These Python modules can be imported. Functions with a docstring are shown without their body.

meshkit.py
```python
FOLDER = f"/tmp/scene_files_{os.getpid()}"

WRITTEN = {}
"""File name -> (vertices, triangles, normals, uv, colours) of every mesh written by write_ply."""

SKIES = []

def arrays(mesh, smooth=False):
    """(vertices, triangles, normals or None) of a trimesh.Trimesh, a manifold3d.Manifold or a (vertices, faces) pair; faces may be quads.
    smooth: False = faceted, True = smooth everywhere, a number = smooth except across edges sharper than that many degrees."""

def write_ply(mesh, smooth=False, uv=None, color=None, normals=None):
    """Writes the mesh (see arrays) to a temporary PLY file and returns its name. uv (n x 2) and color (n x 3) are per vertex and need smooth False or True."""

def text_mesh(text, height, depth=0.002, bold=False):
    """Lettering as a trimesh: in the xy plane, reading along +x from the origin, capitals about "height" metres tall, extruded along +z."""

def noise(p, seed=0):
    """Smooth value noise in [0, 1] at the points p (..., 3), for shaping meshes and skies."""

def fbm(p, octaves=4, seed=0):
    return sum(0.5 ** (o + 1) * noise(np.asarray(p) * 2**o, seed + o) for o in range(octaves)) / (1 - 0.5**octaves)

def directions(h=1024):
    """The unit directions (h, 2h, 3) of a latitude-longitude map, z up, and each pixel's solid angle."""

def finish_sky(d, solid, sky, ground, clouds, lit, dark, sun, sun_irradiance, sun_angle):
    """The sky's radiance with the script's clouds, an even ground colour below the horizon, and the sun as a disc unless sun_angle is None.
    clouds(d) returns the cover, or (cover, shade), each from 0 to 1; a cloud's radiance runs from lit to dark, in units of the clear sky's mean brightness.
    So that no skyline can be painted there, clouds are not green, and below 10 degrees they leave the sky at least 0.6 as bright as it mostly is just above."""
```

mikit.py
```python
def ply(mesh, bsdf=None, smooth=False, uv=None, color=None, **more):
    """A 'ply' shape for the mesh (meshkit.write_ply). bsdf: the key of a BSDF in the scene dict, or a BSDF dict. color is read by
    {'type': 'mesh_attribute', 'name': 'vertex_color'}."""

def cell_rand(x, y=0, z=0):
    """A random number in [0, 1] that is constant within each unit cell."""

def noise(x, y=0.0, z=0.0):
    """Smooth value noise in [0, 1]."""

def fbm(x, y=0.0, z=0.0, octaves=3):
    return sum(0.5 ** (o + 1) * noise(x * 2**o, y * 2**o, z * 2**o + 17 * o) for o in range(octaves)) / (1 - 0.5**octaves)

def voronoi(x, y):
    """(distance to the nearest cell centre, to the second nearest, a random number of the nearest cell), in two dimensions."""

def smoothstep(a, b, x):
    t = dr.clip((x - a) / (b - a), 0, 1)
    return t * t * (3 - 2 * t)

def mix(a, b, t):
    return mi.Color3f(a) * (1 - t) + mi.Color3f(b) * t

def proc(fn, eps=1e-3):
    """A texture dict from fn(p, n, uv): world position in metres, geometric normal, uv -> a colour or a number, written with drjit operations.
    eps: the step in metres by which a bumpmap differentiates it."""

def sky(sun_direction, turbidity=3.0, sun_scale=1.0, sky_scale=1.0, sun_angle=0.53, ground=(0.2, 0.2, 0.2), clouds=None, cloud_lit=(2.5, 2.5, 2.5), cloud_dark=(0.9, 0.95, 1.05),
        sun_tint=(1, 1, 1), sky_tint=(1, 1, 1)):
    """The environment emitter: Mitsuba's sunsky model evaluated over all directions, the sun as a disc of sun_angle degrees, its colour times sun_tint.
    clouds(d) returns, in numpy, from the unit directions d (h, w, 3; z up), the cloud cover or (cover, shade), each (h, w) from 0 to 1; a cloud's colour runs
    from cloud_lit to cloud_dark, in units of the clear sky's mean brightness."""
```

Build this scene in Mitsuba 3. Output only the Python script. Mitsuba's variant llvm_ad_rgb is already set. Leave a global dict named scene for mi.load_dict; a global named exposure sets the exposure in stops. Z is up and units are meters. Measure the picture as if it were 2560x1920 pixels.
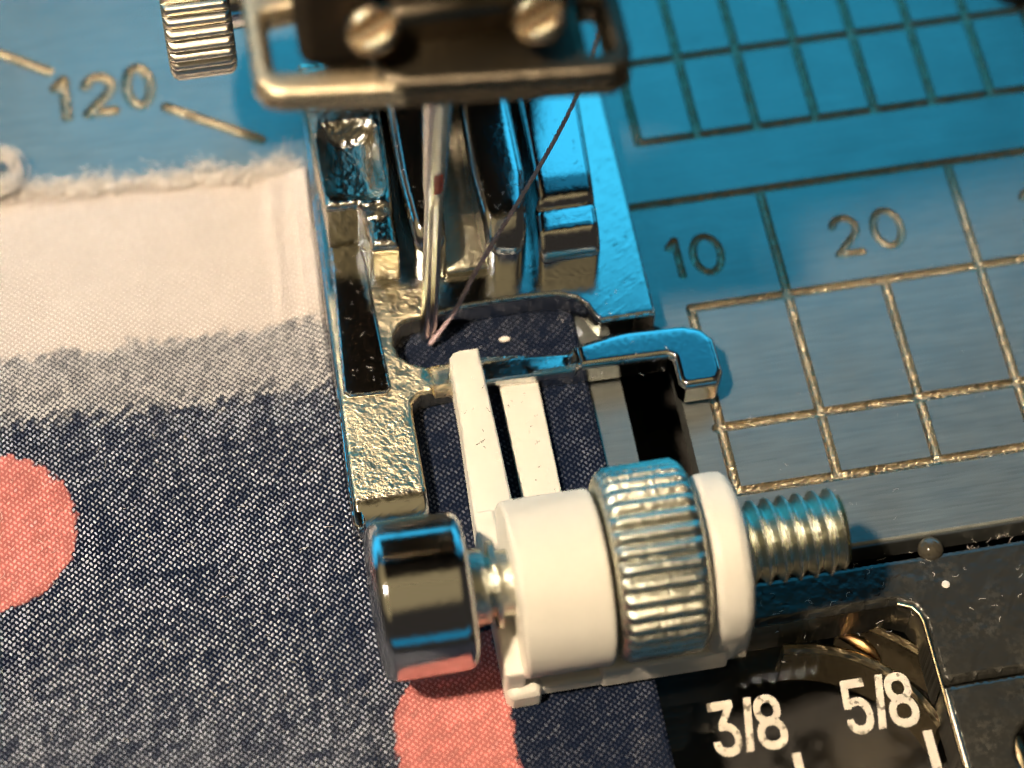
import math, random
import numpy as np
import trimesh
import shapely
from shapely.geometry import Polygon, LineString, Point, box
from shapely.ops import unary_union
from scipy.spatial import Delaunay
import drjit as dr
import mitsuba as mi
import mikit, meshkit
from mikit import noise, fbm, smoothstep, mix, cell_rand

# Lengths below are in millimetres of the real thing; the scene is the close-up built at ten times life size
# (1 mm = 0.01), because the renderer's ray offsets would swallow details of a hundredth of a millimetre.
S = 0.01
T = mi.ScalarTransform4f
rng = np.random.default_rng(7)
scene, labels = {}, {}

# ------------------------------------------------------------------ camera, lights, exposure
exposure = 0.68
EYE = np.array([-9.41239825, -66.32098175, 111.63414541])
UPV = np.array([0.14849173, 0.85329783, 0.49983299])
DIR = np.array([0.10069924, 0.48976213, -0.8660212])
scene['camera'] = dict(type='thinlens', to_world=T().look_at((EYE * S).tolist(), ((EYE + 100 * DIR) * S).tolist(), UPV.tolist()),
                       fov=2 * math.degrees(math.atan(1280 / 6532.714)), fov_axis='x',
                       aperture_radius=1.55 * S, focus_distance=123.6 * S, near_clip=0.05, far_clip=100.0)
KEY = np.array([-0.42, -0.16, 1.0]); KEY /= np.linalg.norm(KEY)
KEY_E = np.array([3.7, 2.95, 2.05])
BLUE = np.array([0.045, 0.55, 0.92])
scene['room_light'] = dict(type='constant', radiance=dict(type='rgb', value=[0.022, 0.019, 0.016]))


def rgb(*c):
    return dict(type='rgb', value=[float(x) for x in c])


def disk_to(center, toward, r):
    z = np.asarray(toward, float) - center
    z /= np.linalg.norm(z)
    up = [0, 1, 0] if abs(z[1]) < 0.9 else [1, 0, 0]
    return T().look_at((np.asarray(center) * S).tolist(), (np.asarray(center) * S + z).tolist(), up) @ T().scale([r * S, r * S, 1])


LAMP = KEY * 900.0
R_BULB = 32.0
scene['desk_lamp__bulb'] = dict(type='disk', to_world=disk_to(LAMP, (0, 0, 0), R_BULB),
                                emitter=dict(type='area', radiance=rgb(*(KEY_E / (math.pi * (R_BULB / 900) ** 2)))))
scene['desk_lamp__warm_fill_disc'] = dict(type='disk', to_world=disk_to(KEY * 912, (0, 0, 0), 330),  # glowing disc added around the bulb for soft warm reflections
                                 emitter=dict(type='area', radiance=rgb(0.24, 0.18, 0.085)))
scene['desk_lamp__wide_fill_disc'] = dict(type='disk', to_world=disk_to(KEY * 930, (0, 0, 0), 760),  # wider disc added so the round metal mirrors something warm overhead
                                emitter=dict(type='area', radiance=rgb(0.20, 0.155, 0.08)))
labels['desk_lamp'] = dict(label='warm desk lamp high on the left shining down on the foot', category='lamp')


def lit_rect(x0, x1, y0, y1, z):
    return T().translate([(x0 + x1) / 2 * S, (y0 + y1) / 2 * S, z * S]).rotate([1, 0, 0], 180).scale([(x1 - x0) / 2 * S, (y1 - y0) / 2 * S, 1])


scene['work_lamp__panel'] = dict(type='rectangle', to_world=lit_rect(-28, 62, 36.5, 85, 60.5), emitter=dict(type='area', radiance=rgb(*BLUE)))
scene['work_lamp__rim'] = dict(type='rectangle', to_world=lit_rect(-28, 62, 14, 36.4, 60.4), emitter=dict(type='area', radiance=rgb(0.010, 0.12, 0.21)))  # dim emitter added for the darker part of the blue reflections
scene['room_window'] = dict(type='rectangle', to_world=T().translate([0, -9, 0.25]).rotate([1, 0, 0], -90).scale([5, 0.75, 1]), emitter=dict(type='area', radiance=rgb(0.01, 0.15, 0.26)))
scene['added_back_panel'] = dict(type='rectangle', to_world=T().translate([0, 2.7, 1.05]).rotate([1, 0, 0], 90).scale([5, 0.85, 1]), emitter=dict(type='area', radiance=rgb(*(BLUE * 0.95))))  # emitter added behind the machine to give the chrome edges blue highlights
labels['added_back_panel'] = dict(label='blue glowing panel added behind the machine for bright chrome edges', category='window')
labels['room_window'] = dict(label='dim blue window across the room in front of the machine', category='window')
labels['work_lamp'] = dict(label='bluish work lamp panel under the machine head behind the foot', category='lamp')

# ------------------------------------------------------------------ helpers


def mesh_of(v, f):
    return trimesh.Trimesh(np.asarray(v, float), np.asarray(f, int), process=False)


def add(key, mesh, bsdf, smooth=35, **kw):
    base, n = key, 1
    while key in scene:
        key = '%s_%03d' % (base, n)
        n += 1
    m = mesh.copy()
    m.vertices = np.asarray(m.vertices) * S
    scene[key] = mikit.ply(m, bsdf, smooth, **kw)
    return key


def tag(key, label=None, category=None, group=None, kind=None):
    labels[key] = {k: v for k, v in dict(label=label, category=category, group=group, kind=kind).items() if v}


def ring_points(poly, step):
    out = []
    for g in getattr(poly, 'geoms', [poly]):
        if g.is_empty or g.area < 1e-6:
            continue
        for r in [g.exterior, *g.interiors]:
            c = np.asarray(r.segmentize(step).coords)[:-1]
            out.append(c)
    return out


def sheet(poly, zfun, insets, step=0.15, fill=1.0, smooth_only=False):
    """Triangulated surface over a polygon: rings at the given insets, an inner grid, z from zfun(points, distance to the edge)."""
    rings = ring_points(poly, step)
    pts = list(rings)
    for k in insets:
        pts += ring_points(poly.buffer(-k, join_style=1), step * 1.3)
    inner = poly.buffer(-max(insets) * 1.02 - 0.25 * fill) if insets else poly.buffer(-0.3 * fill)
    x0, y0, x1, y1 = poly.bounds
    gx, gy = np.meshgrid(np.arange(x0, x1, fill) + 0.013, np.arange(y0, y1, fill) + 0.017)
    g = np.stack([gx.ravel(), gy.ravel()], -1)
    if not inner.is_empty:
        g = g[shapely.contains_xy(inner, g[:, 0], g[:, 1])]
        pts.append(g)
    p = np.unique(np.round(np.vstack(pts), 5), axis=0)
    tri = Delaunay(p).simplices
    c = p[tri].mean(1)
    keep = shapely.contains_xy(poly, c[:, 0], c[:, 1])
    a = p[tri]
    area = 0.5 * ((a[:, 1, 0] - a[:, 0, 0]) * (a[:, 2, 1] - a[:, 0, 1]) - (a[:, 2, 0] - a[:, 0, 0]) * (a[:, 1, 1] - a[:, 0, 1]))
    keep &= np.abs(area) > 1e-7
    tri = tri[keep]
    tri = np.where((area[keep] < 0)[:, None], tri[:, ::-1], tri)
    d = shapely.distance(shapely.points(p), poly.boundary)
    z = zfun(p, d)
    return np.column_stack([p, z]), tri, rings


def pillow(poly, z0, z1, r=0.3, step=0.15, fill=1.0, ztop=None, bottom=True):
    """A plate with the outline poly from z0 to z1 whose upper edge is rounded with radius r; ztop(points) adds relief to its top."""
    ks = [r * t for t in (0.06, 0.2, 0.42, 0.7, 1.0)]

    def zf(p, d):
        q = np.clip(1 - d / r, 0, 1)
        z = z1 - r * (1 - np.sqrt(np.clip(1 - q * q, 0, 1)))
        return z + (ztop(p, d) if ztop else 0)
    v, f, rings = sheet(poly, zf, ks, step, fill)
    V, F, n = [v], [f], len(v)
    for c in rings:
        m = len(c)
        zt = zf(c, np.zeros(m))
        V.append(np.vstack([np.column_stack([c, zt]), np.column_stack([c, np.full(m, z0)])]))
        i = np.arange(m)
        j = (i + 1) % m
        F.append(n + np.vstack([np.stack([i, i + m, j + m], 1), np.stack([i, j + m, j], 1)]))
        n += 2 * m
    return mesh_of(np.vstack(V), np.vstack(F))


def rect(x0, x1, y0, y1, r=0.0):
    b = box(x0 + r, y0 + r, x1 - r, y1 - r)
    return b.buffer(r, quad_segs=6) if r else b


def soft(pts, r):
    """Polygon with its corners rounded both ways."""
    p = Polygon(pts)
    return p.buffer(-r, quad_segs=6).buffer(2 * r, quad_segs=6).buffer(-r, quad_segs=6)


def lathe(profile, n=72, rot=0.0):
    """Profile [(x, radius)] turned about the x axis."""
    pr = np.asarray(profile, float)
    a = np.arange(n) * 2 * np.pi / n + rot
    v = np.stack([np.repeat(pr[:, 0], n), np.outer(pr[:, 1], np.cos(a)).ravel(), np.outer(pr[:, 1], np.sin(a)).ravel()], -1)
    i, j = np.meshgrid(np.arange(len(pr) - 1), np.arange(n), indexing='ij')
    q = np.stack([i * n + j, i * n + (j + 1) % n, (i + 1) * n + (j + 1) % n, (i + 1) * n + j], -1).reshape(-1, 4)
    return mesh_of(v, np.vstack([q[:, [0, 2, 1]], q[:, [0, 3, 2]]]))


def arc_profile(x0, x1, R, r, inner=0.0, n=6):
    """Cylinder profile from x0 to x1 with rounded rims of radius r."""
    t = np.linspace(0, math.pi / 2, n)
    a = [(x0 + r - r * math.cos(s), R - r + r * math.sin(s)) for s in t]
    b = [(x1 - r + r * math.sin(s), R - r + r * math.cos(s)) for s in t]
    return [(x0, inner)] + a + b + [(x1, inner)]


def tube(pts, rad, sides=6):
    p = np.asarray(pts, float)
    rad = np.broadcast_to(rad, (len(p),))
    t = np.gradient(p, axis=0)
    t /= np.linalg.norm(t, axis=1, keepdims=True) + 1e-12
    ref = np.where(np.abs(t[:, 2:]) < 0.9, [[0, 0, 1.0]], [[1.0, 0, 0]])
    a = np.cross(t, ref)
    a /= np.linalg.norm(a, axis=1, keepdims=True) + 1e-12
    b = np.cross(t, a)
    ang = np.arange(sides) * 2 * np.pi / sides
    v = p[:, None] + rad[:, None, None] * (np.cos(ang)[None, :, None] * a[:, None] + np.sin(ang)[None, :, None] * b[:, None])
    n = len(p)
    i, j = np.meshgrid(np.arange(n - 1), np.arange(sides), indexing='ij')
    q = np.stack([i * sides + j, i * sides + (j + 1) % sides, (i + 1) * sides + (j + 1) % sides, (i + 1) * sides + j], -1).reshape(-1, 4)
    return mesh_of(v.reshape(-1, 3), np.vstack([q[:, [0, 1, 2]], q[:, [0, 2, 3]]]))


def cat(ms):
    return trimesh.util.concatenate(ms)


def hull(pts):
    return trimesh.convex.convex_hull(np.asarray(pts, float))


def rbox(x0, x1, y0, y1, z0, z1, r):
    """Box with all edges rounded."""
    s = trimesh.creation.icosphere(subdivisions=2, radius=r).vertices
    c = np.array([[x, y, z] for x in (x0 + r, x1 - r) for y in (y0 + r, y1 - r) for z in (z0 + r, z1 - r)])
    return hull((c[:, None] + s[None]).reshape(-1, 3))


# ------------------------------------------------------------------ materials
def bump(bsdf, fn, scale, eps):
    return dict(type='bumpmap', arbitrary=mikit.proc(fn, eps=eps), scale=scale, nested=bsdf)


def mm(p):
    return p.x / S, p.y / S, p.z / S


def metal(alpha, col, dist='beckmann'):
    return dict(type='roughconductor', material='none', alpha=alpha, distribution=dist, specular_reflectance=rgb(*col))


scene['chrome'] = dict(type='twosided', bsdf=bump(metal(0.035, (0.70, 0.70, 0.70)),
                       lambda p, n, uv: 0.0022 * fbm(p.x / S * 5, p.y / S * 5, p.z / S * 5, octaves=3) * S * 10, 0.30, 2e-4))


def satin_h(p, n, uv):
    x, y, z = mm(p)
    return (fbm(x * 9, y * 9, z * 9, octaves=3)) * 0.05 * S


scene['satin_chrome'] = dict(type='twosided', bsdf=bump(metal(0.24, (0.76, 0.68, 0.52)), satin_h, 1.0, 3e-4))


def worn_lit_mask(p):
    x, y, z = mm(p)
    e = 0.8 * (fbm(x * 2, y * 2, 4.0, octaves=3) - 0.5)
    a = smoothstep(0.9, -0.1, x + e - 0.4 * dr.maximum(y - 0.5, 0.0))
    return a * smoothstep(3.0, 1.6, y + e) * smoothstep(-9.6, -9.0, y)


def worn_rough(p, n, uv):
    x, y, z = mm(p)
    x, y, z = mm(p)
    return mix(0.05, 0.17 + 0.12 * noise(x * 2.5, y * 2.5, 6.0), worn_lit_mask(p)).x


def worn_lit_col(p, n, uv):
    return mix((0.72, 0.71, 0.68), (0.86, 0.73, 0.50), worn_lit_mask(p))  # gold of the rough zone is warm lamp light put into the reflectance


def worn_h(p, n, uv):
    x, y, z = mm(p)
    m = worn_lit_mask(p)
    scratch = smoothstep(0.66, 0.72, fbm(x * 2.2 + 0.5 * y, y * 9 - 5 * x, 8.0, octaves=2)) * 0.012
    return ((noise(x * 7.5, y * 7.5, z * 5) + 0.55 * noise(x * 17, y * 17, 3.0)) * 0.022 * m * (0.75 + 0.6 * noise(x * 1.3, y * 1.3, 2.0)) + (1 - m) * (fbm(x * 2, y * 2, z * 2, octaves=2) * 0.005 + scratch * 0.3)) * S


scene['worn_chrome'] = dict(type='twosided', bsdf=bump(dict(type='roughconductor', material='none', alpha=mikit.proc(worn_rough), distribution='beckmann', specular_reflectance=mikit.proc(worn_lit_col)), worn_h, 1.0, 3e-4))


def plate_rough(p, n, uv):
    x, y, z = mm(p)
    return 0.11 + 0.06 * fbm(x * 0.6, y * 8, 0, octaves=3)


def plate_h(p, n, uv):
    x, y, z = mm(p)
    return (fbm(x * 1.2, y * 16, 3.0, octaves=3) * 0.0045 + fbm(x * 0.25, y * 0.25, 1.0, octaves=2) * 0.04) * S


def plate_col(p, n, uv):
    x, y, z = mm(p)
    k = 0.92 + 0.16 * fbm(x * 0.5, y * 14, 0, octaves=3)
    return mix((0.28, 0.30, 0.285), (0.34, 0.365, 0.345), fbm(x * 0.5, y * 0.5, 5.0, octaves=3)) * k


scene['brushed_steel'] = dict(type='twosided', bsdf=bump(dict(type='blendbsdf', weight=0.115,
                              a=dict(type='roughconductor', material='none', alpha=mikit.proc(plate_rough), distribution='ggx', specular_reflectance=mikit.proc(plate_col)),
                              b=dict(type='diffuse', reflectance=rgb(0.30, 0.31, 0.31))), plate_h, 1.0, 3e-4))


def etch_h(p, n, uv):
    x, y, z = mm(p)
    return (fbm(x * 8, y * 8, z * 4, octaves=2) * 0.12 + 0.03 * noise(x * 20, y * 20, 1.0)) * S


scene['etched_steel'] = dict(type='twosided', bsdf=bump(metal(0.24, (0.50, 0.42, 0.30)), etch_h, 1.0, 3e-4))
scene['dark_bed'] = dict(type='twosided', bsdf=dict(type='roughplastic', diffuse_reflectance=rgb(0.012, 0.011, 0.010), alpha=0.3))
scene['white_plastic'] = dict(type='twosided', bsdf=bump(dict(type='principled', base_color=rgb(0.63, 0.605, 0.55), roughness=0.42, specular=0.4),
                              lambda p, n, uv: fbm(p.x / S * 3, p.y / S * 3, p.z / S * 3, octaves=3) * 0.02 * S, 1.0, 3e-4))
scene['zinc'] = dict(type='twosided', bsdf=bump(metal(0.21, (0.74, 0.73, 0.62)),
                     lambda p, n, uv: fbm(p.x / S * 6, p.y / S * 6, p.z / S * 6, octaves=3) * 0.05 * S, 1.0, 3e-4))
scene['bracket_steel'] = dict(type='twosided', bsdf=dict(type='blendbsdf', weight=0.25, a=metal(0.26, (0.80, 0.67, 0.48)), b=dict(type='diffuse', reflectance=rgb(0.32, 0.25, 0.16))))
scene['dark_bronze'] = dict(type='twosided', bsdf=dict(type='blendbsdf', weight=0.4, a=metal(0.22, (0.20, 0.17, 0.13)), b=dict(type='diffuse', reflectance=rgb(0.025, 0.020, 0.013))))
scene['needle_steel'] = dict(type='twosided', bsdf=metal(0.17, (0.86, 0.82, 0.75)))
scene['black_paint'] = dict(type='twosided', bsdf=dict(type='diffuse', reflectance=rgb(0.03, 0.025, 0.02)))
scene['head_paint'] = dict(type='twosided', bsdf=dict(type='diffuse', reflectance=rgb(0.06, 0.055, 0.05)))
scene['red_paint'] = dict(type='twosided', bsdf=dict(type='roughplastic', diffuse_reflectance=rgb(0.65, 0.06, 0.03), alpha=0.2))


def print_col(p, n, uv):
    x, y, z = mm(p)
    chip = smoothstep(0.66, 0.74, fbm(x * 4, y * 4, 2.0, octaves=3))
    return mix((0.62, 0.565, 0.49), (0.20, 0.18, 0.15), chip) * (0.85 + 0.25 * fbm(x * 1.5, y * 1.5, 5.0, octaves=2))


scene['white_print'] = dict(type='twosided', bsdf=dict(type='diffuse', reflectance=mikit.proc(print_col)))
scene['lint_white'] = dict(type='twosided', bsdf=dict(type='diffuse', reflectance=rgb(0.75, 0.70, 0.66)))
scene['clear_plastic'] = dict(type='thindielectric', int_ior=1.5)
scene['nub_plastic'] = dict(type='twosided', bsdf=dict(type='principled', base_color=rgb(0.045, 0.04, 0.03), roughness=0.12, specular=0.7))
scene['knurl_steel'] = dict(type='twosided', bsdf=metal(0.26, (0.78, 0.70, 0.58)))
scene['pin_brass'] = dict(type='twosided', bsdf=metal(0.20, (0.62, 0.50, 0.36)))
scene['cast_chrome'] = dict(type='twosided', bsdf=bump(metal(0.10, (0.74, 0.70, 0.60)), lambda p, n, uv: fbm(p.x / S * 4.5, p.y / S * 4.5, p.z / S * 4.5, octaves=3) * 0.075 * S, 1.0, 3e-4))
scene['warm_brass'] = dict(type='twosided', bsdf=metal(0.25, (0.80, 0.50, 0.24)))
scene['brass_steel'] = dict(type='twosided', bsdf=bump(metal(0.2, (0.34, 0.28, 0.18)),
                            lambda p, n, uv: fbm(p.x / S * 2, p.y / S * 2, p.z / S * 2, octaves=3) * 0.08 * S, 1.0, 3e-4))


def cover_h(p, n, uv):
    x, y, z = mm(p)
    return fbm(x * 2, y * 2, z * 2, octaves=4) * 0.07 * S


def cover_col(p, n, uv):
    x, y, z = mm(p)
    dust = 0.09 * smoothstep(0.35, 0.8, fbm(x * 0.6 + 3, y * 0.6, 2.0, octaves=3)) * smoothstep(0.35, 0.75, fbm(x * 6, y * 6, 1.0, octaves=3))
    return mix((0.018, 0.0175, 0.015), (0.30, 0.28, 0.23), dust)


scene['cover_plastic'] = dict(type='twosided', bsdf=bump(dict(type='principled', base_color=mikit.proc(cover_col), roughness=0.28, specular=0.7), cover_h, 1.0, 3e-4))

PU, PV = 0.37, 0.31


def weave(x, y):
    """Two sets of slanted yarn floats of a plain weave: returns the height from 0 to 1 and a random number per float."""
    u = x / PU + 0.22 * noise(x * 0.5, y * 0.5, 3.0)
    v = y / PV + 0.22 * noise(x * 0.6, y * 0.6, 9.0)

    def floats(u, v, s):
        col = dr.floor(u)
        mx, my = (u - col - 0.5) * PU, (v - dr.floor(v) - 0.5) * PV
        along, across = 0.55 * s * mx + 0.835 * my, 0.835 * mx - 0.55 * s * my
        r = cell_rand(col, dr.floor(v), 1)
        w = 0.062 + 0.022 * r
        return dr.exp(-dr.square(along / 0.125) - dr.square(across / w)), r
    h1, r1 = floats(u, v, 1.0)
    h2, r2 = floats(u + 0.5, v + 0.5, -1.0)
    return dr.maximum(h1, h2), dr.select(h1 > h2, r1, r2 * 0.999)


def cloth_h(p, n, uv):
    x, y, z = mm(p)
    h, r = weave(x, y)
    return h * 0.15 * S


def cloth_col(p, n, uv):
    x, y, z = mm(p)
    h, r = weave(x, y)
    grain = noise(x * 1.6, y * 0.5, 4.0)
    fade = fbm(x * 0.5, y * 0.35, 7.0, octaves=3)
    top = smoothstep(0.38, 0.80, h)
    slub = (0.60 + 0.8 * noise(x / PU * 2.0, y * 0.12, 11.0)) * (0.68 + 0.64 * noise(x * 0.12, y / PV * 2.0, 13.0))
    worn = (0.62 + 0.30 * smoothstep(0.30, 0.72, fade + 0.25 * (r - 0.5))) * slub * dr.select(x < -2.0, 1.0, 0.15)  # wear and slub; flecks to the right painted dimmer as shadow under the foot
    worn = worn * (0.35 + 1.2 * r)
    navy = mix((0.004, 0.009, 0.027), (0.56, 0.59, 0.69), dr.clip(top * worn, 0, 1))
    white = mix((0.40, 0.33, 0.30), (0.92, 0.87, 0.86), 0.25 + 0.75 * top)
    grey = mix((0.03, 0.035, 0.06), (0.70, 0.68, 0.69), dr.clip(smoothstep(0.20, 0.62, h) * (0.7 + 0.6 * r) * (0.75 + 0.6 * noise(x * 2, y * 2, 1.0)), 0, 1))
    coral = mix((0.50, 0.12, 0.11), (0.88, 0.41, 0.39), 0.15 + 0.85 * top)
    edge = 0.5 * (noise(x * 3, y * 3, 2.0) - 0.5)
    # printed bands: white at the back, worn grey, navy in front
    ya = 1.75 + dr.maximum(x + 3.0, 0.0) * 1.6 - 0.03 * (x + 5)
    c = mix(navy, grey, smoothstep(-0.6, 0.6, 1.1 * (r - 0.5) + y + 2.0 - dr.maximum(x + 3.0, 0.0) * 1.6 + 0.04 * (x + 5) + edge * 1.4))
    c = mix(c, white, smoothstep(-0.32, 0.32, 0.5 * (r - 0.5) + y - ya + edge))
    d1 = dr.sqrt(dr.square(x + 22.4) + dr.square(y + 7.2)) - 4.15
    d2 = dr.maximum(dr.sqrt(dr.square(x + 0.1) + dr.square(y + 21.3)) - 5.0, x - 0.28)
    dot = smoothstep(0.12, -0.12, dr.minimum(d1, d2) + edge * 0.5 + 0.22 * (r - 0.5))
    coral = coral * (0.80 + 0.30 * r) * (0.9 + 0.2 * fade)
    return mix(c, coral, dot * dr.select(r > 0.985, 0.75, 1.0))


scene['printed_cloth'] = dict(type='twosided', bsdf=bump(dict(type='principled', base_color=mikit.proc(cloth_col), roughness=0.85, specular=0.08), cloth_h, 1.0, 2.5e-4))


def thread_col(p, n, uv):
    return mix((0.40, 0.28, 0.34), (0.68, 0.54, 0.58), noise(p.x / S * 4, p.y / S * 4, p.z / S * 4))


scene['thread_fibre'] = dict(type='twosided', bsdf=dict(type='principled', base_color=mikit.proc(thread_col), roughness=0.45, specular=0.5))

# ------------------------------------------------------------------ the machine bed and the needle plate
bed = trimesh.creation.box(extents=(260, 200, 4))
bed.apply_translation((20, -10, -11))
add('machine_bed', bed, 'dark_bed', False)
tag('machine_bed', label='dark inside of the machine bed seen through slots and gaps', kind='structure')

GW = 0.52


def line(*pts):
    return LineString(pts)


def stroke(lines, w):
    return unary_union([l.buffer(w / 2, quad_segs=5) for l in lines])


def ell(cx, cy, rx, ry, a0=0, a1=360, n=40):
    a = np.radians(np.linspace(a0, a1, n))
    return LineString(np.column_stack([cx + rx * np.cos(a), cy + ry * np.sin(a)]))


def digit(ch, x, y, w, h):
    """Centre-line strokes of an engraved digit in the box from (x, y) to (x + w, y + h)."""
    if ch == '1':
        return [line((x + w * 0.1, y + h * 0.80), (x + w * 0.5, y + h), (x + w * 0.5, y))]
    if ch == '0':
        return [ell(x + w / 2, y + h / 2, w / 2, h / 2)]
    if ch == '2':
        top = np.asarray(ell(x + w / 2, y + h * 0.70, w / 2, h * 0.30, 165, -35, 16).coords)
        return [LineString(np.vstack([top, [[x, y], [x + w, y]]]))]
    if ch == '3':
        a = np.asarray(ell(x + w / 2, y + h * 0.74, w * 0.46, h * 0.26, 160, -90, 14).coords)
        b = np.asarray(ell(x + w / 2, y + h * 0.25, w * 0.5, h * 0.25, 90, -160, 14).coords)
        return [LineString(np.vstack([a, b]))]


I8 = 25.4 / 8
gx = [12.66 + I8 * k for k in range(12)]
upper = stroke([line((x, 9.93), (x, 40)) for x in gx] + [line((12.66, y), (gx[-1], y)) for y in (9.93, 15.04, 20.15, 25.3)], GW)
lower = stroke([line((10.05, 6.04), (48, 6.04)), line((18.2, 6.04), (18.2, -10.95)), line((28.2, 6.04), (28.2, -10.95)), line((38.2, 6.04), (38.2, -10.95)),
                line((13.2, -0.41), (48, -0.41)), line((13.2, -0.41), (13.2, -10.95)), line((23.2, -0.41), (23.2, -10.95)), line((33.2, -0.41), (33.2, -10.95)),
                line((13.0, -7.36), (48, -7.36)), line((13.2, -10.95), (48, -10.95))], GW)
grooves = [('engraved_grid', upper, 0.26, 'fine inch grid engraved at the back right'), ('engraved_grid', lower, 0.24, 'millimetre scale grid engraved at the front right'),
           ('engraved_number', stroke(digit('1', 12.72, 1.55, 1.0, 2.15) + digit('0', 14.0, 1.52, 1.4, 2.16), 0.43), 0.22, 'engraved number 10'),
           ('engraved_number', stroke(digit('2', 21.35, 1.42, 1.2, 2.16) + digit('0', 23.45, 1.50, 1.4, 2.16), 0.43), 0.22, 'engraved number 20'),
           ('engraved_number', stroke(digit('3', 31.4, 1.42, 1.2, 2.16) + digit('0', 33.5, 1.50, 1.4, 2.16), 0.43), 0.22, 'engraved number 30 at the right edge'),
           ('engraved_number', stroke(digit('1', -17.05, 16.6, 1.2, 2.45), 0.62).union(stroke(digit('2', -15.35, 16.65, 1.35, 2.3), 0.62)).union(stroke(digit('0', -13.2, 16.75, 1.25, 2.45), 0.60)), 0.26, 'engraved number 120'),
           ('engraved_mark', stroke([line((-24.5, 24.55), (-17.15, 19.75))], 0.62), 0.26, 'slanting engraved mark left of the number 120'),
           ('engraved_mark', stroke([line((-11.3, 16.4), (-6.7, 13.5))], 0.62), 0.26, 'slanting engraved mark right of the number 120')]
slot = rect(9.0, 11.5, -12.6, -1.2, 0.5)
slots_hidden = [rect(-4.2, -1.9, -12.4, 6, 0.5), rect(2.6, 4.6, -12.4, -3.5, 0.5)]
whole = rect(-70, 90, -14.6, 75, 0.4)
holes = unary_union([g[1] for g in grooves] + [slot.buffer(0.12)] + slots_hidden)
face = whole.difference(holes)
parts = []
for g in getattr(face, 'geoms', [face]):
    v, f = trimesh.creation.triangulate_polygon(g, engine='earcut')
    parts.append(mesh_of(np.column_stack([v, np.zeros(len(v))]), f))
# the front edge, rounded down
prof = [(-14.6 - 0.25 * math.sin(t), -0.25 + 0.25 * math.cos(t)) for t in np.linspace(0, math.pi / 2, 6)] + [(-14.85, -1.6)]
ev = np.array([[x, y, z] for (y, z) in prof for x in (-70, 90)])
ef = []
for k in range(len(prof) - 1):
    a = 2 * k
    ef += [[a, a + 2, a + 3], [a, a + 3, a + 1]]
parts.append(mesh_of(ev, ef))
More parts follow.
